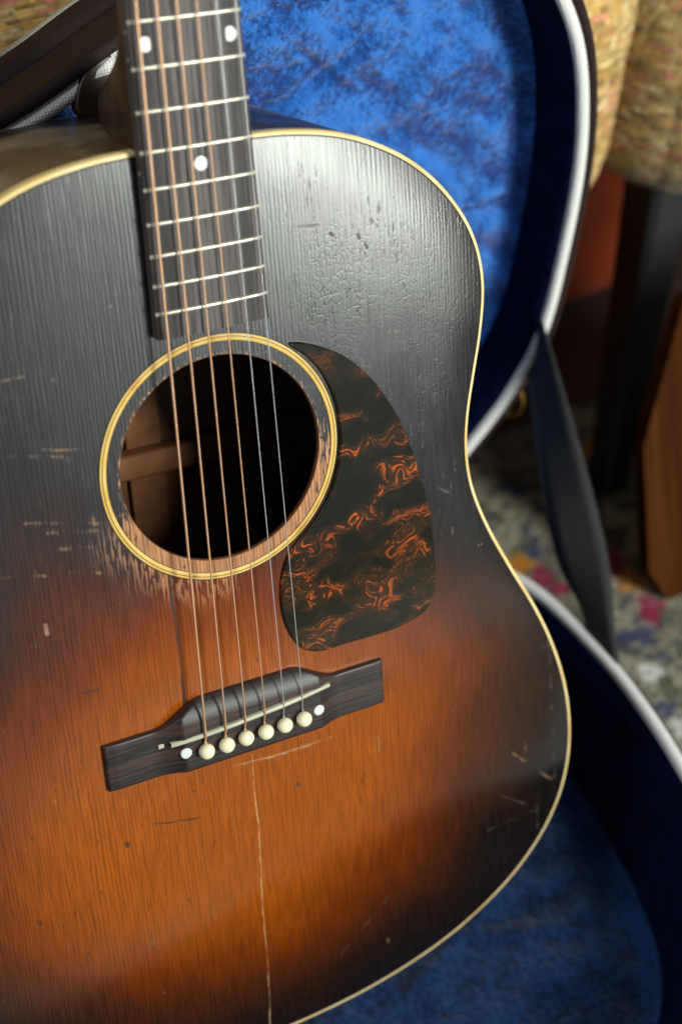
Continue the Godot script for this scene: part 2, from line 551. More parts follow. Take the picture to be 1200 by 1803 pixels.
func tweed_material(sd: int, tone: float) -> StandardMaterial3D:
	var w := 512
	var rgb := PackedByteArray()
	rgb.resize(w * w * 3)
	var hi := PackedByteArray()
	hi.resize(w * w)
	rng.seed = sd
	var pal := [Color8(168, 138, 82), Color8(150, 116, 60), Color8(186, 160, 108), Color8(122, 88, 44), Color8(176, 142, 78), Color8(200, 184, 140), Color8(182, 108, 92), Color8(92, 66, 34)]
	var odds := [0, 0, 0, 1, 1, 1, 2, 2, 4, 4, 0, 3, 3, 5, 6, 7]
	for j0 in range(0, w, 8):
		var i := 0
		while i < w:
			var len := rng.randi_range(8, 30)
			var c: Color = pal[odds[rng.randi() % odds.size()]]
			c = c * rng.randf_range(0.82, 1.1) * tone
			for j in 8:
				for t in len:
					if i + t >= w: break
					var k := (j0 + j) * w + i + t
					var edge := sin(PI * (j + 0.5) / 8.0) * sin(PI * (t + 0.5) / len)
					rgb[k * 3] = clampi(int(c.r * 255.0 * (0.86 + 0.14 * edge)), 0, 255)
					rgb[k * 3 + 1] = clampi(int(c.g * 255.0 * (0.86 + 0.14 * edge)), 0, 255)
					rgb[k * 3 + 2] = clampi(int(c.b * 255.0 * (0.86 + 0.14 * edge)), 0, 255)
					hi[k] = int(255.0 * sqrt(edge))
			i += len
	var m := mat(Color.WHITE, 0.95)
	m.albedo_texture = picture(w, w, rgb)
	relief(m, picture(w, w, hi, 1), 0.12)
	m.rim_enabled = true
	m.rim = 0.25
	m.rim_tint = 0.6
	return triplanar(m, 4.2)

func velvet_material(tone: float, lay: float) -> StandardMaterial3D:
	# crushed velvet: patches of nap laid this way and that, in two tones of blue
	var w := 1024
	var big := noise(w, w, 0.011, 201, 5)
	var mid := noise(w, w, 0.05, 205, 4)
	var crush := noise(w, w, 0.12, 207, 3)
	var tiny := noise(w, w, 0.35, 211, 2)
	var rgb := PackedByteArray()
	rgb.resize(w * w * 3)
	var hi := PackedFloat32Array()
	hi.resize(w * w)
	var nap := FastNoiseLite.new()
	nap.seed = 219
	nap.frequency = 0.006
	nap.fractal_octaves = 4
	nap.domain_warp_enabled = true
	nap.domain_warp_amplitude = 40.0
	nap.domain_warp_frequency = 0.01
	for k in w * w:
		var i := k % w
		var j := k / w
		var b := big[k] / 255.0
		var m2 := mid[k] / 255.0
		var t := tiny[k] / 255.0
		var f := nap.get_noise_2d((i + j) * 0.35, (j - i) * 1.3)
		var v := smoothstep(0.27, 0.68, b * 0.3 + m2 * 0.35 + crush[k] / 255.0 * 0.3 + 0.02 + f * lay)
		v = clampf(v * 0.84 + 0.10 + (t - 0.5) * 0.75, 0.0, 1.0)
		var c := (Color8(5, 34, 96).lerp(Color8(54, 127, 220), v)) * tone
		rgb[k * 3] = c.r8
		rgb[k * 3 + 1] = c.g8
		rgb[k * 3 + 2] = c.b8
		hi[k] = b * 0.6 + m2 * 0.4 + t * 0.3 + f * lay * 3.0
	var m := mat(Color.WHITE, 0.85)
	m.albedo_texture = picture(w, w, rgb)
	m.metallic_specular = 0.2
	m.rim_enabled = true
	m.rim = 0.7
	m.rim_tint = 0.85
	relief(m, heights(w, w, hi), 0.35)
	return triplanar(m, 3.1, true)

func weave_material(a: Color, b: Color, per_metre: float, cm: float, rough := 0.9) -> StandardMaterial3D:
	var w := 128
	var rgb := PackedByteArray()
	rgb.resize(w * w * 3)
	var hi := PackedByteArray()
	hi.resize(w * w)
	rng.seed = 5
	for j in w:
		for i in w:
			var over := ((i / 8) + (j / 8)) % 2 == 0
			var s := sin(PI * ((i % 8) + 0.5) / 8.0)
			var t := sin(PI * ((j % 8) + 0.5) / 8.0)
			var v := (s * 0.6 + t * 0.4) if over else (t * 0.6 + s * 0.4) * 0.75
			var c := a.lerp(b, clampf(v + rng.randf_range(-0.1, 0.1), 0.0, 1.0))
			var k := j * w + i
			rgb[k * 3] = c.r8
			rgb[k * 3 + 1] = c.g8
			rgb[k * 3 + 2] = c.b8
			hi[k] = int(v * 255.0)
	var m := mat(Color.WHITE, rough)
	m.albedo_texture = picture(w, w, rgb)
	relief(m, picture(w, w, hi, 1), cm)
	return triplanar(m, per_metre)

func rug_material() -> StandardMaterial3D:
	# a flowered rug; one picture covers 1.28 m, laid from x 0 to 1.28 and z -0.64 to 0.64
	var w := 1024
	var a := noise(w, w, 0.03, 301, 3)
	var b := noise(w, w, 0.055, 307, 2)
	var c3 := noise(w, w, 0.011, 311, 2)
	var t3 := noise(w, w, 0.4, 313, 1)
	var rgb := PackedByteArray()
	rgb.resize(w * w * 3)
	for k in w * w:
		var v := a[k] / 255.0
		var u := b[k] / 255.0
		var z := c3[k] / 255.0
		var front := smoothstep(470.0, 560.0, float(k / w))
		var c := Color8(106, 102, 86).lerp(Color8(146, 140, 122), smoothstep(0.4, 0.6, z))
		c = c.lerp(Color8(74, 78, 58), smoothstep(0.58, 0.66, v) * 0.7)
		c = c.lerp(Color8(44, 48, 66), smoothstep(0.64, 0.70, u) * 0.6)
		c = c.lerp(Color8(206, 204, 198), front * 0.92)  # front whitened to add a bright floor reflection to the soundboard
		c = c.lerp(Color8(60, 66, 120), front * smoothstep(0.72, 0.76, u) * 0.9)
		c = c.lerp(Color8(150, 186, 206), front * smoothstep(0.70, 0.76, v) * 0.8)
		var f := 0.75 + 0.3 * t3[k] / 255.0
		rgb[k * 3] = clampi(int(c.r8 * f), 0, 255)
		rgb[k * 3 + 1] = clampi(int(c.g8 * f), 0, 255)
		rgb[k * 3 + 2] = clampi(int(c.b8 * f), 0, 255)
	# flowers: x, z in mm, radius, colour
	var flowers := [[405, -165, 11, 0], [398, -152, 9, 0], [400, -113, 13, 0], [394, -104, 10, 0], [344, -177, 11, 0], [348, -158, 9, 0], [340, -168, 8, 0], [401, -139, 14, 1], [378, -262, 12, 2], [366, -97, 9, 2], [352, -30, 10, 2], [352, -198, 9, 2], [362, -62, 12, 3], [356, -10, 14, 3], [430, -230, 16, 2]]
	rng.seed = 9
	for n in 70:
		flowers.append([rng.randf_range(20, 1260), rng.randf_range(-620, 620), rng.randf_range(8, 18), rng.randi() % 4])
	var pal := [Color8(142, 30, 62), Color8(190, 118, 34), Color8(50, 54, 92), Color8(214, 214, 210)]
	for f in flowers:
		var cx: float = f[0] * 0.8
		var cy: float = (f[1] + 640.0) * 0.8
		var rr: float = f[2] * 0.8
		for j in range(maxi(0, int(cy - rr * 1.5)), mini(w, int(cy + rr * 1.5))):
			for i in range(maxi(0, int(cx - rr * 1.5)), mini(w, int(cx + rr * 1.5))):
				var d := Vector2(i - cx, j - cy)
				var edge := rr * (0.9 + 0.16 * cos(d.angle() * 5.0 + f[0]) + 0.15 * sin(d.angle() * 3.0 + f[1]))
				var soft := smoothstep(edge, edge * 0.72, d.length()) * (0.55 + 0.45 * a[j * w + i] / 255.0)
				if soft > 0.0:
					var c: Color = pal[f[3]]
					var k := j * w + i
					var s := 0.8 + 0.3 * t3[k] / 255.0
					rgb[k * 3] = clampi(int(lerpf(rgb[k * 3], c.r8 * s, soft)), 0, 255)
					rgb[k * 3 + 1] = clampi(int(lerpf(rgb[k * 3 + 1], c.g8 * s, soft)), 0, 255)
					rgb[k * 3 + 2] = clampi(int(lerpf(rgb[k * 3 + 2], c.b8 * s, soft)), 0, 255)
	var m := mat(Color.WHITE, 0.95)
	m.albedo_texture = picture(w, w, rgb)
	relief(m, noise_tex(0.35, 331, 512, 2), 0.3)
	return m

# ------------------------------------------------------------------ the guitar
func G(x: float, y: float, z: float) -> Vector3:
	# soundboard axes: x to the treble side, y to the neck from the saddle, z out of the soundboard, in mm
	return Vector3(x, y + 212.0, z) * MM

func edge_drop(s: float) -> float:
	# the soundboard falls a little towards its edge; s is the distance from the edge
	var t := clampf(1.0 - s / 26.0, 0.0, 1.0)
	return -1.1 * t * t

func block_height(x: float, y: float) -> float:
	# height of the bridge above the soundboard
	var ax := absf(x)
	var mid := 7.6
	var wing := 3.3
	var side := 1.0 if ax < 37.5 else 1.0 - clampf((ax - 37.5) / 15.0, 0.0, 1.0)
	side = side if ax < 37.5 else pow(side, 1.9)
	var hgt := lerpf(wing, mid, side)
	if y > 3.0:
		var t := clampf((y - 3.0) / 10.5, 0.0, 1.0)
		hgt -= (hgt - 2.2) * t * t * 0.95
	return hgt - 0.5 * smoothstep(70.0, 76.5, ax)

func bridge_front(x: float) -> float:
	var t := 1.0 - smoothstep(24.0, 50.0, absf(x))
	return 2.6 + 10.6 * t

func saddle_y(x: float) -> float:
	return -2.4 + x * 0.068

func saddle_top(x: float) -> float:
	return 9.8 - 2.7 * pow(absf(x) / 44.0, 2.6)

func build_guitar() -> void:
	var turn := Basis(Vector3(0.9940162, -0.1000951, 0.0437346), Vector3(0.1092326, 0.9108657, -0.3979848), Vector3(0, 0.4003805, 0.916349))
	var o := base("acoustic_guitar", Vector3(-0.02316, 0.0794, 0.08437), turn)
	tag(o, "worn dark sunburst acoustic guitar leaning upright in the open blue case", "guitar")
	var half := [Vector2(0, 280), Vector2(30.6, 279.8), Vector2(50, 278.4), Vector2(69.6, 274.8), Vector2(86.8, 268.8), Vector2(104.2, 259.6), Vector2(118.9, 248.1), Vector2(130.9, 234.6), Vector2(140, 220), Vector2(145.4, 204.5), Vector2(147.2, 187), Vector2(144.9, 166), Vector2(140.3, 144.3), Vector2(136, 122.7), Vector2(134.8, 103), Vector2(137.7, 83.1), Vector2(146.1, 59.9), Vector2(159.3, 33.1), Vector2(174.6, 4.5), Vector2(186.1, -21.9), Vector2(194.4, -49.9), Vector2(198, -77.2), Vector2(196.6, -103.6), Vector2(189.3, -128.3), Vector2(175.1, -151), Vector2(152.9, -172.1), Vector2(123, -189.8), Vector2(91.8, -201.1), Vector2(57.7, -208.3), Vector2(26, -211.4), Vector2(0, -212)]
	var pts := PackedVector2Array(half)
	for i in range(half.size() - 2, 0, -1):
		pts.append(Vector2(-half[i].x, half[i].y))
	body_loop = resample(pts, 4.0)
	var bind := 2.3
	# --- soundboard: a polar sheet from the soundhole to the binding
	var inner := inset(body_loop, bind)
	var rows := []
	var uvs := []
	var steps := 22
	for j in steps + 1:
		var row := PackedVector3Array()
		var uv := PackedVector2Array()
		for i in inner.size() + 1:
			var p := inner[i % inner.size()]
			var c := Vector2(0, 133) + (p - Vector2(0, 133)).normalized() * 50.8
			var t := float(j) / steps
			t = 1.0 - (1.0 - t) * (1.0 - t)
			var q := c.lerp(p, t)
			row.append(G(q.x, q.y, edge_drop((1.0 - t) * c.distance_to(p) + bind)))
			uv.append(board_uv(q.x, q.y))
		rows.append(row)
		uvs.append(uv)
	put("soundboard", lattice(rows, uvs), soundboard_material(), o)
	# --- soundhole edge, the thickness of the soundboard
	var hole := PackedVector2Array()
	for i in 128:
		hole.append(Vector2(0, 133) + Vector2.from_angle(TAU * i / 128) * 50.8)
	var raw := triplanar(mat(Color.WHITE, 0.75), 12.0)
	raw.albedo_texture = noise_tex(0.02, 15, 256, 3, FastNoiseLite.TYPE_SIMPLEX_SMOOTH, [[0.0, Color8(98, 54, 22)], [0.5, Color8(112, 66, 30)], [1.0, Color8(126, 78, 38)]])
	put("soundhole_edge", ring(hole, PackedVector2Array([Vector2(0, 0), Vector2(0.35, -0.35), Vector2(0.35, -2.6), Vector2(-1.0, -2.8)]), G), raw, o)
	# --- rosette: a cream ring between two thin black lines
	var ring_mid := PackedVector2Array()
	for i in 160:
		ring_mid.append(Vector2(0, 133) + Vector2.from_angle(TAU * i / 160) * 60.3)
	var cream := triplanar(mat(Color.WHITE, 0.45), 9.0)
	cream.metallic_specular = 0.35
	cream.albedo_texture = noise_tex(0.02, 17, 256, 4, FastNoiseLite.TYPE_SIMPLEX_SMOOTH, [[0.0, Color8(186, 140, 62)], [0.4, Color8(214, 172, 88)], [1.0, Color8(228, 194, 118)]])
	var black := mat(Color8(20, 18, 16), 0.35)
	put("rosette", ring(ring_mid, PackedVector2Array([Vector2(0.0, -0.1), Vector2(0.0, 0.12), Vector2(0.2, 0.2), Vector2(2.9, 0.2), Vector2(3.1, 0.12), Vector2(3.1, -0.1)]), G), cream, o)
	for q in [[-0.55, 0.05], [1.05, 0.212], [3.08, 0.05]]:
		put("rosette_line", ring(ring_mid, PackedVector2Array([Vector2(q[0], -0.05), Vector2(q[0], q[1]), Vector2(q[0] + 0.38, q[1]), Vector2(q[0] + 0.38, -0.05)]), G), black, o)
	# --- binding and the line inside it
	var bound := triplanar(mat(Color.WHITE, 0.28), 7.0)
	bound.albedo_texture = noise_tex(0.012, 19, 256, 4, FastNoiseLite.TYPE_SIMPLEX_SMOOTH, [[0.0, Color8(206, 160, 84)], [0.45, Color8(232, 200, 134)], [1.0, Color8(240, 220, 170)]])
	var ed := edge_drop(bind)
	put("binding", ring(body_loop, PackedVector2Array([Vector2(bind, ed - 0.4), Vector2(bind, ed + 0.02), Vector2(1.5, ed - 0.02), Vector2(0.75, ed - 0.22), Vector2(0.25, ed - 0.62), Vector2(0.0, ed - 1.2), Vector2(0.0, ed - 6.2)]), G, false, true), bound, o)
	put("purfling", ring(inset(body_loop, bind), PackedVector2Array([Vector2(-0.18, ed - 0.3), Vector2(-0.18, ed + 0.05), Vector2(0.45, ed + 0.09), Vector2(0.45, ed - 0.3)]), G, false, true), black, o)
	# --- sides and back
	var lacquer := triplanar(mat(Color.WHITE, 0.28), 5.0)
	lacquer.albedo_texture = noise_tex(0.008, 23, 256, 4, FastNoiseLite.TYPE_SIMPLEX_SMOOTH, [[0.0, Color8(26, 20, 16)], [0.42, Color8(46, 36, 28)], [0.6, Color8(112, 100, 86)], [1.0, Color8(140, 126, 104)]])  # pale tones put reflected sheen into the lacquer colour
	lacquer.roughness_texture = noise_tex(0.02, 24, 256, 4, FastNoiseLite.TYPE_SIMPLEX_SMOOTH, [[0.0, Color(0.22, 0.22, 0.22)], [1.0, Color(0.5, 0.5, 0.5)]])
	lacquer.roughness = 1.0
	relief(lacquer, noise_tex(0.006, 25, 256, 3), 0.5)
	var depth := func(y: float) -> float: return -remap(y, 280.0, -212.0, 106.0, 116.0)
	var map_side := func(x: float, y: float, z: float) -> Vector3: return G(x, y, z if z > -50.0 else z - 100.0 + depth.call(y) + 100.0 + 100.0)
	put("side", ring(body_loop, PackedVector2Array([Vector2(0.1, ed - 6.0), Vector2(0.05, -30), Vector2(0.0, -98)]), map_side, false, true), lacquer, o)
	put("back_binding", ring(body_loop, PackedVector2Array([Vector2(0.1, -97.5), Vector2(-0.05, -98), Vector2(-0.05, -101), Vector2(0.5, -102.2), Vector2(2.2, -102.6), Vector2(2.2, -101)]), map_side, false, true), bound, o)
	var back_rows := []
	var in_rows := []
	for j in 9:
		var row := PackedVector3Array()
		var row2 := PackedVector3Array()
		for i in inner.size() + 1:
			var q := Vector2(0, 100).lerp(inner[i % inner.size()], maxf(j / 8.0, 0.002))
			var arch := 3.0 * (1.0 - pow(j / 8.0, 2.0))
			row.append(G(q.x, q.y, depth.call(q.y) - 2.4 - arch))
			row2.append(G(q.x, q.y, depth.call(q.y) + 1.5 - arch))
		back_rows.append(row)
		in_rows.append(row2)
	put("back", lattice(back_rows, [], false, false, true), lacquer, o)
	var inside := triplanar(mat(Color.WHITE, 0.6), 6.0)
	inside.albedo_texture = noise_tex(0.006, 29, 256, 4, FastNoiseLite.TYPE_SIMPLEX_SMOOTH, [[0.0, Color8(88, 46, 17)], [0.5, Color8(98, 54, 21)], [1.0, Color8(110, 64, 27)]])
	put("inner_back", lattice(in_rows), inside, o)
	put("inner_side", ring(inset(body_loop, 2.6), PackedVector2Array([Vector2(0, -1.8), Vector2(0, -50), Vector2(0, -97)]), G), inside, o)
	for y in [98.0, 205.0, -70.0]:
		var br := []
		for q in [Vector2(7, 0), Vector2(7, 9), Vector2(6.6, 10.6), Vector2(5, 11.4), Vector2(0, 11.6), Vector2(-5, 11.4), Vector2(-6.6, 10.6), Vector2(-7, 9), Vector2(-7, 0)]:
			br.append(q)
		var r2 := []
		for s in 13:
			var x := remap(s, 0, 12, -120, 120)
			var fall := 1.0 - pow(absf(x) / 124.0, 4.0)
			var row := PackedVector3Array()
			for q in br:
				row.append(G(x, y + q.x, depth.call(y) + 0.5 + q.y * fall))
			r2.append(row)
		put("back_brace", lattice(r2), raw, o)
	put("centre_strip", plate(PackedVector2Array([Vector2(-10, -150), Vector2(10, -150), Vector2(10, 260), Vector2(-10, 260)]), 0, 3.0, 0.8, func(x, y, z): return G(x, y, depth.call(y) - 1.2 + z)), raw, o)
	# --- pickguard
	var pg := resample(PackedVector2Array([Vector2(38.2, 181.6), Vector2(47.4, 180.4), Vector2(61.9, 173.2), Vector2(73.6, 163.5), Vector2(83.9, 151), Vector2(93.8, 133), Vector2(100.1, 116), Vector2(105.4, 98), Vector2(109.6, 78), Vector2(111.6, 58.3), Vector2(111.8, 42), Vector2(109.8, 29.5), Vector2(103.3, 21.8), Vector2(88, 17.6), Vector2(71, 17.3), Vector2(55, 17.6), Vector2(43.5, 17.6), Vector2(33.6, 21.5), Vector2(26.9, 31.2), Vector2(23.4, 44), Vector2(23.3, 57.8), Vector2(25.2, 67), Vector2(29.0, 75.2), Vector2(36.0, 82.5), Vector2(44.4, 89.6), Vector2(52.6, 100.0), Vector2(58.6, 113.5), Vector2(61.2, 127), Vector2(60.7, 144.5), Vector2(56, 160), Vector2(48.5, 172.0)]), 1.6)
	put("pickguard", plate(pg, -0.1, 1.6, 0.9, G, func(x, y): return Vector2((x - 15.0) / 105.0, (192.0 - y) / 184.0)), tortoise_material(), o)
	# --- bridge
	var rose := rosewood_material(Color8(14, 11, 11), Color8(62, 42, 35), 401, false, 14.0)
	rose.roughness = 0.44
	var br_rows := []
	var nx := 150
	var ny := 26
	for j in ny + 5:
		var row := PackedVector3Array()
		for i in nx + 5:
			var x := clampf(remap(i - 2, 0, nx, -76.2, 76.2), -76.2, 76.2)
			var t := clampf((j - 2) / float(ny), 0.0, 1.0)
			var y := lerpf(-22.2, bridge_front(x), t)
			var out: bool = i < 2 or j < 2 or i > nx + 2 or j > ny + 2
			var low: bool = i == 0 or j == 0 or i == nx + 4 or j == ny + 4
			var z := block_height(x, y)
			if out:
				z = -0.3 if low else z - 0.5
				x += -0.35 if i < 2 else (0.35 if i > nx + 2 else 0.0)
				y += -0.35 if j < 2 else (0.35 if j > ny + 2 else 0.0)
			row.append(G(x, y, z))
		br_rows.append(row)
	var bridge := put("bridge", lattice(br_rows), rose, o)
	var bone := triplanar(mat(Color.WHITE, 0.36), 20.0)
	bone.albedo_texture = noise_tex(0.02, 43, 128, 4, FastNoiseLite.TYPE_SIMPLEX_SMOOTH, [[0.0, Color8(138, 128, 100)], [0.3, Color8(170, 164, 140)], [1.0, Color8(192, 188, 168)]])
	var sad := []
	for i in 47:
		var x := remap(i, 0, 46, -44.0, 43.5)
		var y := saddle_y(x)
		var top := saddle_top(x)
		var row := PackedVector3Array()
		for q in [[-1.2, -6.0], [-1.2, -0.7], [-0.9, -0.15], [-0.3, 0.0], [0.4, -0.05], [0.9, -0.35], [1.2, -0.9], [1.2, -6.0]]:
			row.append(G(x, y + q[0], top + q[1]))
		sad.append(row)
	put("saddle", lattice(sad), bone, bridge)
	put("slot_filler", plate(PackedVector2Array([Vector2(-49.6, saddle_y(-48) - 1.2), Vector2(-46.2, saddle_y(-48) - 1.0), Vector2(-46.2, saddle_y(-48) + 1.2), Vector2(-49.6, saddle_y(-48) + 1.2)]), 2.0, block_height(-48, -5) + 0.25, 0.2, G), bone, bridge)
	var ivory := triplanar(mat(Color.WHITE, 0.27), 30.0)
	ivory.albedo_texture = noise_tex(0.01, 47, 128, 3, FastNoiseLite.TYPE_SIMPLEX_SMOOTH, [[0.0, Color8(236, 222, 178)], [1.0, Color8(248, 238, 206)]])
	ivory.subsurf_scatter_enabled = true
	ivory.subsurf_scatter_strength = 0.15
	var pin_z := [10.2, 10.5, 10.0, 10.4, 10.1, 10.3]
	var pin_spots := []
	for i in 6:
		var at := Vector3((i - 2.5) * 10.73 - 0.5, -12.4 + i * 0.06, pin_z[i])
		pin_spots.append(at)
		var prof := PackedVector2Array()
		for k in 15:
			var a := PI * k / 14.0
			prof.append(Vector2(sin(a) * 4.05, cos(a) * 3.7))
		prof.append(Vector2(1.9, -3.8))
		prof.append(Vector2(2.4, -5.5))
		put("bridge_pin", lathe(prof, G(at.x, at.y, at.z) * 1000.0, Vector3([0.05, -0.06, 0.02, 0.07, -0.03, -0.06][i], [-0.08, 0.03, -0.1, 0.0, -0.06, 0.05][i], 1).normalized()).duplicate(), ivory, bridge)
	var pearl := triplanar(mat(Color.WHITE, 0.2), 40.0)
	pearl.albedo_texture = noise_tex(0.02, 53, 128, 3, FastNoiseLite.TYPE_SIMPLEX_SMOOTH, [[0.0, Color8(186, 196, 194)], [0.5, Color8(214, 220, 214)], [1.0, Color8(232, 226, 214)]])
	for x in [-37.0, 36.2]:
		put("pearl_dot", lathe(PackedVector2Array([Vector2(0, 0.3), Vector2(2.3, 0.25), Vector2(2.9, 0.05), Vector2(3.0, -1.0)]), G(x, -11.6, block_height(x, -11.6)) * 1000.0, Vector3(0, 0, 1)), pearl, bridge)
	for p in bridge.get_children():
		if String(p.name).begins_with("bridge_pin") or String(p.name).begins_with("pearl_dot"):
			p.scale = Vector3.ONE * MM
	# --- neck, fingerboard, frets
	var scale_len := 628.65
	var fb_half := func(y: float) -> float: return 26.17 - (y - 280.0) * 0.0138
	var fb_end := 198.0
	var nut := 628.65
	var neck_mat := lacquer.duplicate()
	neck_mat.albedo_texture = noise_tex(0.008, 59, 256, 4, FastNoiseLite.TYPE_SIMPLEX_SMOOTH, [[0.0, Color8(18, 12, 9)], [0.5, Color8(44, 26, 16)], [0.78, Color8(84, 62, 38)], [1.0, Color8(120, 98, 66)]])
	var nrows := []
	for j in 49:
		var y := 279.0 + (nut - 279.0) * pow(j / 48.0, 1.8)
		var heel := 1.0 - smoothstep(284.0, 345.0, y)
		heel = pow(heel, 1.7)
		var dp := 19.0 + 80.0 * heel
		var row := PackedVector3Array()
		for i in 25:
			var a := PI * i / 24.0
			var c := cos(a)
			var s := sin(a)
			var wd: float = (fb_half.call(y) - 0.3) * lerpf(1.0, 0.62, heel * s)
			row.append(G(signf(c) * pow(absf(c), 0.75) * wd, y, 1.2 - pow(s, 0.8) * dp))
		nrows.append(row)
	put("neck", lattice(nrows), neck_mat, o)
	put("heel_cap", plate(resample(PackedVector2Array([Vector2(-15, 280), Vector2(15, 280), Vector2(14, 296), Vector2(0, 308), Vector2(-14, 296)]), 2.0), -104.0, -97.0, 1.5, G), neck_mat, o)
	var fb_mat := rosewood_material(Color8(32, 27, 26), Color8(90, 82, 80), 431, true, 9.0)
	fb_mat.roughness = 0.5
	fb_mat.metallic_specular = 0.36
	var fb_z := func(x: float) -> float: return 7.3 - x * x / 640.0
	var frows := []
	for j in 61:
		var y := lerpf(fb_end, nut, j / 60.0)
		var hw: float = fb_half.call(y)
		var row := PackedVector3Array()
		row.append(G(-hw, y, 0.6))
		row.append(G(-hw, y, fb_z.call(hw) - 0.9))
		for i in 15:
			var x := lerpf(-hw + 0.45, hw - 0.45, i / 14.0)
			row.append(G(x, y, fb_z.call(x)))
		row.append(G(hw, y, fb_z.call(hw) - 0.9))
		row.append(G(hw, y, 0.6))
		frows.append(row)
	var end_cap := [PackedVector3Array(), PackedVector3Array()]
	for v in frows[0]:
		end_cap[0].append(v)
		end_cap[1].append(Vector3(v.x, v.y, 0.0))
	var fst := SurfaceTool.new()
	fst.begin(Mesh.PRIMITIVE_TRIANGLES)
	fst.set_smooth_group(0)
	var used := lattice_into(fst, frows, [], false, false, false, 0)
	fst.set_smooth_group(1)
	lattice_into(fst, end_cap, [], false, false, true, used)
	fst.generate_normals()
	var board := put("fingerboard", fst.commit(), fb_mat, o)
	var nickel := mat(Color8(240, 238, 230), 0.34, 0.7)
	nickel.albedo_texture = noise_tex(0.05, 61, 128, 3, FastNoiseLite.TYPE_SIMPLEX_SMOOTH, [[0.0, Color8(196, 192, 180)], [1.0, Color8(236, 232, 222)]])
	triplanar(nickel, 30.0)
	for n in range(1, 20):
		var y := scale_len * pow(2.0, -n / 12.0)
		var hw: float = fb_half.call(y)
		var fr := []
		for i in 17:
			var x := lerpf(-hw, hw, i / 16.0)
			var ends := 1.0 if (i > 0 and i < 16) else 0.45
			var row := PackedVector3Array()
			for k in 9:
				var a := PI * k / 8.0
				row.append(G(x, y + cos(a) * 0.95, fb_z.call(x) - 0.25 + sin(a) * 1.15 * ends))
			fr.append(row)
		put("fret", lattice(fr), nickel, board)
	var dot_pearl := mat(Color8(250, 250, 247), 0.22)
	for q in [[-18.6, 12], [19.4, 12], [0.6, 15], [0.0, 9], [0.0, 7], [0.0, 5], [0.0, 3]]:
		var y: float = scale_len * (pow(2.0, -q[1] / 12.0) + pow(2.0, -(q[1] - 1) / 12.0)) / 2.0
		var d := put("position_dot", lathe(PackedVector2Array([Vector2(0, 0.12), Vector2(2.9, 0.1), Vector2(3.15, -0.05), Vector2(3.15, -0.8)]), Vector3.ZERO, Vector3(0, 0, 1)), dot_pearl, board)
		d.position = G(q[0], y, fb_z.call(q[0]))
		d.scale = Vector3.ONE * MM
	for y in [328.8, 318.0, 271.0]:
		var d := put("side_dot", lathe(PackedVector2Array([Vector2(0, 0.15), Vector2(1.0, 0.1), Vector2(1.0, -0.5)]), Vector3.ZERO, Vector3(-1, 0, 0), 12), bone, board)
		d.position = G(-fb_half.call(y), y, 3.6)
		d.scale = Vector3.ONE * MM
	put("nut", plate(PackedVector2Array([Vector2(-21.5, 628.8), Vector2(21.5, 628.8), Vector2(21.5, 634), Vector2(-21.5, 634)]), 0.5, 9.0, 0.5, G), bone, o)
	var head_tip := func(x, y, z): return G(x, 634.0 + (y - 634.0) * 0.97, z - (y - 634.0) * 0.25)
	put("headstock", plate(resample(PackedVector2Array([Vector2(-22, 634), Vector2(-34, 655), Vector2(-37, 720), Vector2(-40, 815), Vector2(-20, 826), Vector2(0, 822), Vector2(20, 826), Vector2(40, 815), Vector2(37, 720), Vector2(34, 655), Vector2(22, 634), Vector2(0, 634)]), 4.0), -12.0, 4.0, 1.0, head_tip), neck_mat, o)
	# --- strings
	var bronze := mat(Color8(222, 170, 132), 0.36, 0.65)
	var steel := mat(Color8(206, 206, 208), 0.3, 0.7)
	var radii := [0.6, 0.5, 0.42, 0.35, 0.25, 0.22]
	for i in 6:
		var xs: float = (i - 2.5) * 10.72
		var xn := (i - 2.5) * 7.2
		var ys := saddle_y(xs)
		var zs: float = saddle_top(xs) + radii[i]
		var pin: Vector3 = pin_spots[i]
		var path := PackedVector3Array()
		path.append(G(pin.x + 0.2, pin.y + 2.6, block_height(pin.x, pin.y) - 0.8))
		path.append(G(pin.x + 0.3, pin.y + 3.6, block_height(pin.x, pin.y) + 0.7))
		path.append(G(pin.x + 0.1, pin.y + 4.6, block_height(pin.x, pin.y) + 1.3))
		path.append(G(lerpf(pin.x, xs, 0.6), lerpf(pin.y + 4.4, ys, 0.55), lerpf(block_height(pin.x, pin.y) + 1.2, zs, 0.6)))
		path.append(G(xs, ys - 0.5, zs - 0.05))
		path.append(G(xs, ys + 0.6, zs))
		for k in 11:
			var t := (k + 1) / 11.0
			path.append(G(lerpf(xs, xn, t), lerpf(ys, 630.0, t), lerpf(zs, 9.1 + radii[i], t)))
		var post := Vector2([-27.0, -28.0, -30.0, 30.0, 28.0, 27.0][i], [668.0, 718.0, 768.0, 768.0, 718.0, 668.0][i])
		path.append(head_tip.call(post.x * 0.9, post.y, 9.0))
		var string := put("string", tube(path, radii[i] * MM, 8), bronze if i < 4 else steel, o)
		var coil := PackedVector3Array()
		for k in 13:
			var a := TAU * k / 8.0
			coil.append(G(pin.x + 0.3 + cos(a) * (radii[i] * 0.7 + 0.25), pin.y + 4.0 + k * 0.07, block_height(pin.x, pin.y) + 1.1 + sin(a) * (radii[i] * 0.7 + 0.25)))
		put("string_winding", tube(coil, (radii[i] * 0.4 + 0.1) * MM, 6), bronze if i < 4 else steel, string)
		put("tuner_post", lathe(PackedVector2Array([Vector2(0, 0.012), Vector2(0.003, 0.012), Vector2(0.003, -0.004)]), head_tip.call(post.x, post.y, 4.0)), nickel, o)

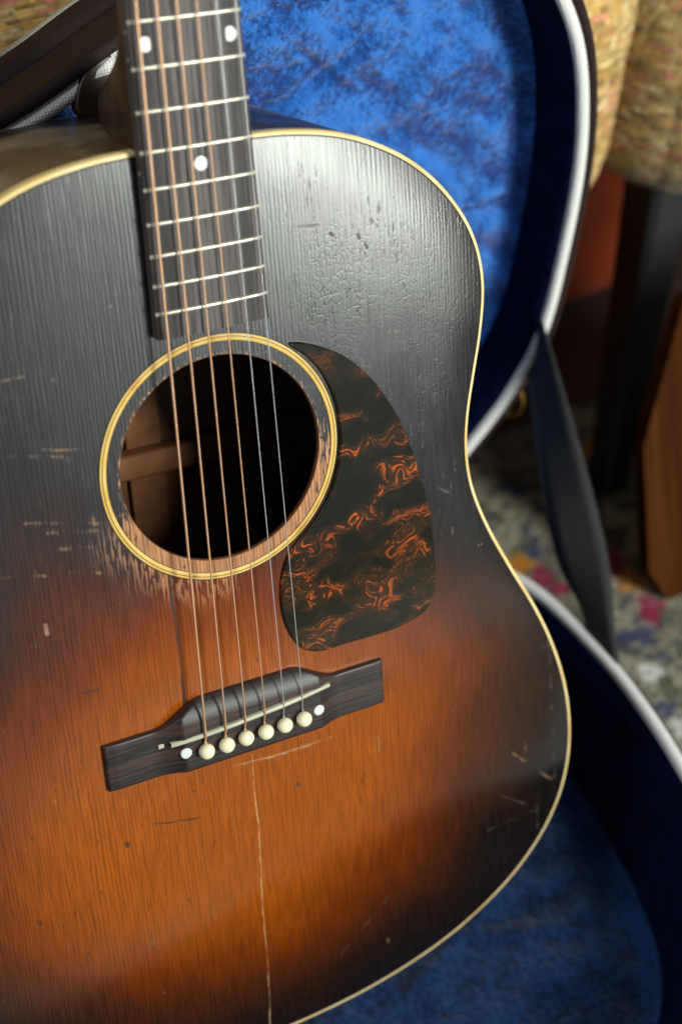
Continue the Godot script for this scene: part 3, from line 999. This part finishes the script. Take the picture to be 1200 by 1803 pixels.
# ------------------------------------------------------------------ the case
func shell(parent: Node3D, called: String, pts: PackedVector2Array, centre: Vector2, depth: float, slope: float, lip: float, drop: float, to_world: Callable, mats: Dictionary, wrinkles: Array) -> Node3D:
	# to_world turns (u, v, height above the rim plane), in mm, into the scene; children are the half's pieces
	var o := Node3D.new()
	o.name = called
	parent.add_child(o, true)
	var loop := resample(pts, 6.0)   # the outer edge of the pale rim
	put("outer_shell", ring(inset(loop, -1.0), PackedVector2Array([Vector2(0.5, -3 - drop), Vector2(-1.0, 0.6 - drop), Vector2(-3.5, 1.0 - drop), Vector2(-6.0, -0.6 - drop), Vector2(-7.0, -3 - drop), Vector2(-6.0, -6 - drop), Vector2(-5.2, -22), Vector2(-5.0, -24.0), Vector2(-3.2, -24.6), Vector2(-3.2, -26.6), Vector2(-5.2, -27.2), Vector2(-5.2, -depth - 1), Vector2(-2.0, -depth - 4)]), to_world), mats.vinyl, o)
	put("shell_piping", ring(inset(loop, 3.6), PackedVector2Array([Vector2(-8.0, -depth + 2), Vector2(-9.8, -depth + 1.2), Vector2(-10.4, -depth - 1), Vector2(-9.6, -depth - 3.2), Vector2(-7.4, -depth - 4), Vector2(-5.6, -depth - 3)]), to_world), mats.piping, o)
	var under := []
	var floor_rows := []
	var inner := inset(loop, lip + slope)
	for j in 61:
		var row := PackedVector3Array()
		var row2 := PackedVector3Array()
		for i in inner.size() + 1:
			var p := inner[i % inner.size()]
			var t := j / 60.0
			t = maxf(1.0 - pow(1.0 - t, 1.3), 0.003)
			var q := centre.lerp(p, t)
			var s := (1.0 - t) * centre.distance_to(p)
			var z := -depth + 9.0 * pow(1.0 - clampf(s / 16.0, 0.0, 1.0), 2.0)
			z += absf(folds.get_noise_2d(q.x, q.y)) * 7.0 * clampf(s / 25.0, 0.0, 1.0)
			for f in wrinkles:
				var d := segment_distance(q, f[0], f[1])
				z += f[3] * exp(-d * d / (f[2] * f[2]))
			row.append(to_world.call(q.x, q.y, z))
			row2.append(to_world.call(q.x, q.y, -depth - 3.6 - 9.0 * clampf(s / 30.0, 0.0, 1.0)))
		floor_rows.append(row)
		under.append(row2)
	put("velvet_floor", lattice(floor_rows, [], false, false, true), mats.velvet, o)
	put("back_panel", lattice(under), mats.vinyl, o)
	put("velvet_wall", ring(inset(loop, lip), PackedVector2Array([Vector2(-1.5, -1.5), Vector2(1.0, -2.5), Vector2(slope * 0.3 + 1.5, -depth * 0.35), Vector2(slope * 0.7 + 1.0, -depth * 0.75), Vector2(slope, -depth + 9.0)]), to_world), mats.velvet_shaded, o)
	put("pale_rim", ring(loop, PackedVector2Array([Vector2(-0.6, -2.0 - drop * 1.4), Vector2(-0.5, -2), Vector2(0.2, 1.0), Vector2(lip * 0.3, 2.2), Vector2(lip * 0.7, 2.0), Vector2(lip * 0.95, 0.4), Vector2(lip, -3.0)]), to_world), mats.rim, o)
	return o

var folds := FastNoiseLite.new()

func build_case() -> void:
	folds.seed = 71
	folds.frequency = 0.012
	folds.fractal_octaves = 3
	var vinyl := triplanar(mat(Color8(40, 27, 26), 0.62), 30.0)
	vinyl.metallic_specular = 0.3
	relief(vinyl, noise_tex(0.06, 81, 256, 3, FastNoiseLite.TYPE_CELLULAR), 0.03)
	var plain := mat(Color8(6, 17, 58), 0.85)  # wall velvet made darker, its shade put into the colour
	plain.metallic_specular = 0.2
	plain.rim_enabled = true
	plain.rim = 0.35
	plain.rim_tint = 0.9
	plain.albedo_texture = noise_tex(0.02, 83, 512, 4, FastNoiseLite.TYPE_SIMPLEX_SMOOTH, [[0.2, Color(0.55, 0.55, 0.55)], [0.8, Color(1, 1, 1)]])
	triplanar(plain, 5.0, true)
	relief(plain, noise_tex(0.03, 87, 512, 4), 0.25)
	var mats := {"vinyl": vinyl, "velvet": velvet_material(1.0, 0.34), "velvet_shaded": plain, "piping": weave_material(Color8(120, 112, 92), Color8(182, 174, 150), 60.0, 0.02), "rim": weave_material(Color8(196, 194, 192), Color8(246, 244, 240), 40.0, 0.05)}
	var o := base("guitar_case", Vector3(0, 0, 0))
	tag(o, "open hard guitar case lined with crushed blue velvet, brown outside", "guitar case")
	var lean := deg_to_rad(3.0)
	var up := Vector3(0, cos(lean), -sin(lean))
	var out := Vector3(0, sin(lean), cos(lean))
	var on_lid := func(u: float, v: float, h: float) -> Vector3: return (Vector3(0, 130, -190) + Vector3(u, 0, 0) + up * v + out * h) * MM
	var on_base := func(u: float, v: float, h: float) -> Vector3: return Vector3(u, 120.0 + h, v - 190.0) * MM
	var lid := PackedVector2Array([Vector2(334, 226), Vector2(331, 270), Vector2(322, 313), Vector2(306, 349), Vector2(283, 381), Vector2(250, 405), Vector2(205, 420), Vector2(160, 422), Vector2(105, 409), Vector2(42, 385), Vector2(7, 369), Vector2(-22, 359), Vector2(-60, 354), Vector2(-110, 358), Vector2(-160, 376), Vector2(-205, 388), Vector2(-250, 382), Vector2(-285, 352), Vector2(-305, 300), Vector2(-330, 268), Vector2(-420, 264), Vector2(-700, 260), Vector2(-712, 215), Vector2(-700, 168), Vector2(-420, 158), Vector2(-330, 155), Vector2(-305, 123), Vector2(-285, 68), Vector2(-250, 36), Vector2(-205, 27), Vector2(-160, 38), Vector2(-110, 50), Vector2(-60, 53), Vector2(-22, 46), Vector2(42, 22), Vector2(105, 1), Vector2(160, -8), Vector2(205, -10), Vector2(248, 6), Vector2(275, 31), Vector2(303, 67), Vector2(323, 111), Vector2(331, 170)])
	var creases := [[Vector2(223, 313), Vector2(224, 282), 3.0, -4.0], [Vector2(224, 282), Vector2(231, 261), 3.0, -5.0], [Vector2(231, 261), Vector2(248, 243), 3.0, -5.5], [Vector2(248, 243), Vector2(270, 221), 3.5, -5.0], [Vector2(236, 352), Vector2(250, 311), 3.5, -6.0], [Vector2(206, 332), Vector2(176, 312), 4.0, -4.0], [Vector2(176, 312), Vector2(146, 302), 4.0, -3.5], [Vector2(160, 358), Vector2(192, 336), 4.0, -4.0], [Vector2(272, 330), Vector2(260, 303), 5.0, -4.0], [Vector2(110, 300), Vector2(190, 250), 4.0, -2.0], [Vector2(225, 200), Vector2(300, 190), 5.0, 2.0]]
	var ld := shell(o, "lid", lid, Vector2(0, 212), 46.0, 5.0, 7.4, 0.0, on_lid, mats, creases)
	var bas := PackedVector2Array([Vector2(273, 176), Vector2(271, 218), Vector2(266, 256), Vector2(257, 300), Vector2(240, 345), Vector2(208, 384), Vector2(160, 408), Vector2(100, 418), Vector2(40, 409), Vector2(-20, 388), Vector2(-60, 376), Vector2(-110, 372), Vector2(-160, 382), Vector2(-205, 392), Vector2(-250, 384), Vector2(-285, 350), Vector2(-305, 290), Vector2(-330, 258), Vector2(-420, 250), Vector2(-700, 246), Vector2(-712, 208), Vector2(-700, 170), Vector2(-420, 164), Vector2(-330, 158), Vector2(-305, 122), Vector2(-285, 60), Vector2(-250, 24), Vector2(-205, 10), Vector2(-160, 20), Vector2(-110, 34), Vector2(-60, 34), Vector2(-20, 26), Vector2(40, 8), Vector2(90, 0), Vector2(145, 3), Vector2(193, 20), Vector2(228, 48), Vector2(254, 75), Vector2(265, 100), Vector2(270, 130)])
	var floor_creases := [[Vector2(70, 270), Vector2(150, 240), 5.0, 3.5], [Vector2(40, 320), Vector2(150, 300), 7.0, 3.5], [Vector2(110, 250), Vector2(180, 280), 4.0, 3.0], [Vector2(60, 300), Vector2(120, 330), 5.0, -3.0]]
	mats.velvet = velvet_material(0.58, 0.08)  # same velvet darkened; shade inside the base is put into its colour
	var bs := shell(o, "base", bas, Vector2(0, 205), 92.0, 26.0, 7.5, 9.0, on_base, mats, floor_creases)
	for x in [-150.0, 90.0, 180.0]:
		put("hinge", plate(resample(PackedVector2Array([Vector2(x - 20, 106), Vector2(x + 20, 106), Vector2(x + 20, 142), Vector2(x - 20, 142)]), 3.0), -206.0 if x > 0 else -186.0, -203.0 if x > 0 else -183.0, 0.5, func(a, b, c): return Vector3(a, b, c) * MM), mat(Color8(150, 120, 60), 0.35, 0.9), bs)
	# the strap that holds the lid: webbing, on edge at the top and turning flat as it falls
	var web := weave_material(Color8(13, 13, 14), Color8(48, 49, 52), 26.0, 0.06, 0.75)
	var top := Vector3(318, 240, -206)
	var rows := []
	for j in 45:
		var t := j / 40.0
		var p := top.lerp(Vector3(273, 124, -32), t)
		if t > 1.0: p = Vector3(273, 124, -32) + Vector3(-14, -22, 4) * (t - 1.0) * 8.0
		p += Vector3(0, -5.0, 0) * sin(PI * minf(t, 1.0))
		var along := Vector3(-0.257, -0.61, 0.749)
		var side := Vector3(-0.30, 0.72, 0.62).slerp(Vector3(0.62, 0.25, 0.74), smoothstep(-0.25, 0.75, t)).slerp(Vector3(0.05, 0.0, 1.0), smoothstep(0.6, 1.0, t))
		side = (side - along * side.dot(along) * (1.0 - smoothstep(0.6, 1.0, t))).normalized()
		var nrm := side.cross(along).normalized()
		var row := PackedVector3Array()
		for q in [[-1, -0.5], [-0.97, 0.5], [-0.5, 0.6], [0, 0.6], [0.5, 0.6], [0.97, 0.5], [1, -0.5], [0.5, -0.6], [0, -0.6], [-0.5, -0.6], [-1, -0.5]]:
			row.append((p + side * q[0] * 17.5 + nrm * q[1] * 1.3) * MM)
		rows.append(row)
	put("lid_strap", lattice(rows), web, o)
	# a brass catch on the outside of the lid
	var brass := mat(Color8(176, 132, 62), 0.3, 0.95)
	var loop := PackedVector3Array()
	for i in 15:
		var a := -0.6 * PI + 1.5 * PI * i / 14.0
		loop.append(on_lid.call(313.0 + cos(a) * 4.0, 42.0 + sin(a) * 14.0, -16.0 + cos(a) * 7.0))
	put("catch", tube(loop, 0.0016, 8), brass, ld)

# ------------------------------------------------------------------ the furniture behind
func build_room() -> void:
	var dark_floor := triplanar(mat(Color.WHITE, 0.5), 2.0)
	dark_floor.albedo_texture = noise_tex(0.01, 91, 256, 4, FastNoiseLite.TYPE_SIMPLEX_SMOOTH, [[0.0, Color8(38, 26, 22)], [1.0, Color8(62, 44, 36)]])
	var fl := BoxMesh.new()
	fl.size = Vector3(6, 0.05, 6)
	var g := put("floor", fl, dark_floor)
	g.position = Vector3(0, -0.034, 0.4)
	tag(g, "dark wooden floor beyond the rug", "", "", "structure")
	var rows := []
	var uvs := []
	for j in 31:
		var row := PackedVector3Array()
		var uv := PackedVector2Array()
		for i in 31:
			var x := lerpf(-1.4, 1.6, i / 30.0)
			var z := lerpf(-0.325, 2.0, j / 30.0)
			var edge := float(mini(mini(i, 30 - i), mini(j, 30 - j)))
			row.append(Vector3(x, -0.009 if edge < 1 else 0.0, z))
			uv.append(Vector2(x / 1.28, (z + 0.64) / 1.28))
		rows.append(row)
		uvs.append(uv)
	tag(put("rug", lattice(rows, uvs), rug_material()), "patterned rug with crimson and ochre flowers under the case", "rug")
	# the sofa behind the lid
	var sofa := base("sofa", Vector3(-0.133, 0, -0.55))
	tag(sofa, "gold tweed sofa directly behind the upright case lid", "sofa")
	var tweed := tweed_material(13, 1.32)  # brighter copy of the tweed, lit tone put into the colour
	var seat := put("seat_cushion", cushion(Vector3(1.2, 0.235, 0.52), 0.07, 0.012), tweed, sofa)
	seat.position = Vector3(0, 0.205, 0)
	var red := triplanar(mat(Color.WHITE, 0.6), 3.0)
	red.metallic_specular = 0.3
	red.albedo_texture = noise_tex(0.006, 95, 256, 4, FastNoiseLite.TYPE_SIMPLEX_SMOOTH, [[0.0, Color8(84, 30, 10)], [1.0, Color8(116, 44, 16)]])
	var panel := BoxMesh.new()
	panel.size = Vector3(1.3, 0.22, 0.03)
	var pn := put("front_panel", panel, red, sofa)
	pn.position = Vector3(0.12, 0.11, 0.1)
	var back := put("backrest", cushion(Vector3(1.2, 0.45, 0.2), 0.08, 0.015), tweed, sofa)
	back.position = Vector3(0, 0.44, -0.24)
	# the chair to the right, on dark legs
	var chair := base("upholstered_chair", Vector3(0.735, 0, -0.5))
	tag(chair, "tan tweed chair on dark legs at the right, beside the sofa", "chair")
	var tweed2 := tweed_material(29, 0.98)  # darker copy of the sofa tweed, shade put into the colour
	var s2 := put("seat", cushion(Vector3(0.56, 0.195, 0.48), 0.07, 0.01), tweed2, chair)
	s2.position = Vector3(0, 0.215, 0)
	var ebony := triplanar(mat(Color8(24, 24, 26), 0.45), 8.0)
	for q in [[-0.226, 0.185, -0.288, 0.268], [0.215, 0.185, 0.225, 0.268], [-0.215, -0.19, -0.225, -0.21], [0.215, -0.19, 0.225, -0.21]]:
		put("leg", bar(Vector3(q[0], 0.24, q[1]), Vector3(q[2], 0.0, q[3]), 0.042, 0.026), ebony, chair)
	var cb := put("chair_back", cushion(Vector3(0.56, 0.4, 0.14), 0.06, 0.01), tweed2, chair)
	cb.position = Vector3(0, 0.42, -0.2)
	# a board leaning in front of the chair
	var lean := deg_to_rad(23.0)
	var up := Vector3(0, cos(lean), -sin(lean))
	var out := Vector3(0, sin(lean), cos(lean))
	var wood := rosewood_material(Color8(50, 24, 8), Color8(76, 40, 14), 451, true, 3.2)
	wood.roughness = 0.7
	wood.metallic_specular = 0.1
	var pts := PackedVector2Array([Vector2(414, 0), Vector2(400, 30), Vector2(403, 134), Vector2(446, 232), Vector2(640, 232), Vector2(640, 0)])
	var bd := put("wooden_board", plate(pts, -14.0, 0.0, 1.5, func(x, y, z): return (Vector3(x - 520.0, 4.6, 0) + up * y + out * z) * MM), wood)
	bd.position = Vector3(0.52, 0, -0.108)
	tag(bd, "plain brown wooden board leaning back against the dark-legged chair", "board")

# ------------------------------------------------------------------
func lamp(called: String, at: Vector3, towards: Vector3, size: Vector2, energy: float, color: Color) -> void:
	var l := AreaLight3D.new()
	l.name = called
	l.area_size = size
	l.light_energy = energy
	l.light_color = color
	l.shadow_enabled = true
	l.area_range = 12.0
	add_child(l)
	l.look_at_from_position(at, towards)

func _ready() -> void:
	var cam := Camera3D.new()
	cam.name = "camera"
	cam.keep_aspect = Camera3D.KEEP_HEIGHT
	cam.near = 0.05
	cam.far = 30.0
	var optics := CameraAttributesPhysical.new()
	optics.frustum_focal_length = 37.27
	optics.frustum_focus_distance = 0.772
	optics.exposure_aperture = 3.1
	optics.frustum_near = 0.05
	optics.frustum_far = 30.0
	cam.attributes = optics
	cam.transform = Transform3D(Basis(Vector3(0.86978985, 0.0439976, 0.49145684), Vector3(0.33774449, 0.67302708, -0.6579994), Vector3(-0.35971416, 0.73830804, 0.57053218)), Vector3(-0.2129657, 0.9281302, 0.4144758))
	add_child(cam)
	cam.current = true
	var we := WorldEnvironment.new()
	we.name = "environment"
	var env := Environment.new()
	env.background_mode = Environment.BG_COLOR
	env.background_color = Color(0.06, 0.066, 0.072).linear_to_srgb()
	env.tonemap_mode = Environment.TONE_MAPPER_LINEAR
	env.tonemap_exposure = 1.0
	env.sdfgi_enabled = true
	env.ssao_enabled = true
	env.ssil_enabled = true
	we.environment = env
	add_child(we)
	# daylight: a narrow bright window to the front and right, the broad pale side of the room, an added soft fill high on the left
	lamp("window_light", Vector3(1.19, 1.56, 2.16), Vector3(0.05, 0.4, 0.0), Vector2(0.44, 2.0), 11.4, Color(0.98, 1.0, 0.96))
	lamp("room_light", Vector3(0.6, 1.0, 2.9), Vector3(0.1, 0.6, 0.0), Vector2(2.2, 2.0), 0.85, Color(0.82, 0.91, 1.0))
	lamp("right_wall_light", Vector3(2.4, 1.2, 0.5), Vector3(0.1, 0.4, 0.0), Vector2(2.0, 2.0), 0.8, Color(0.92, 0.97, 1.0))
	lamp("left_fill_light", Vector3(-1.35, 1.9, -0.15), Vector3(0.1, 0.35, -0.2), Vector2(1.0, 1.0), 1.3, Color(0.96, 0.98, 1.0))  # added fill lamp for the sofa and the bass side
	build_case()
	build_room()
	build_guitar()
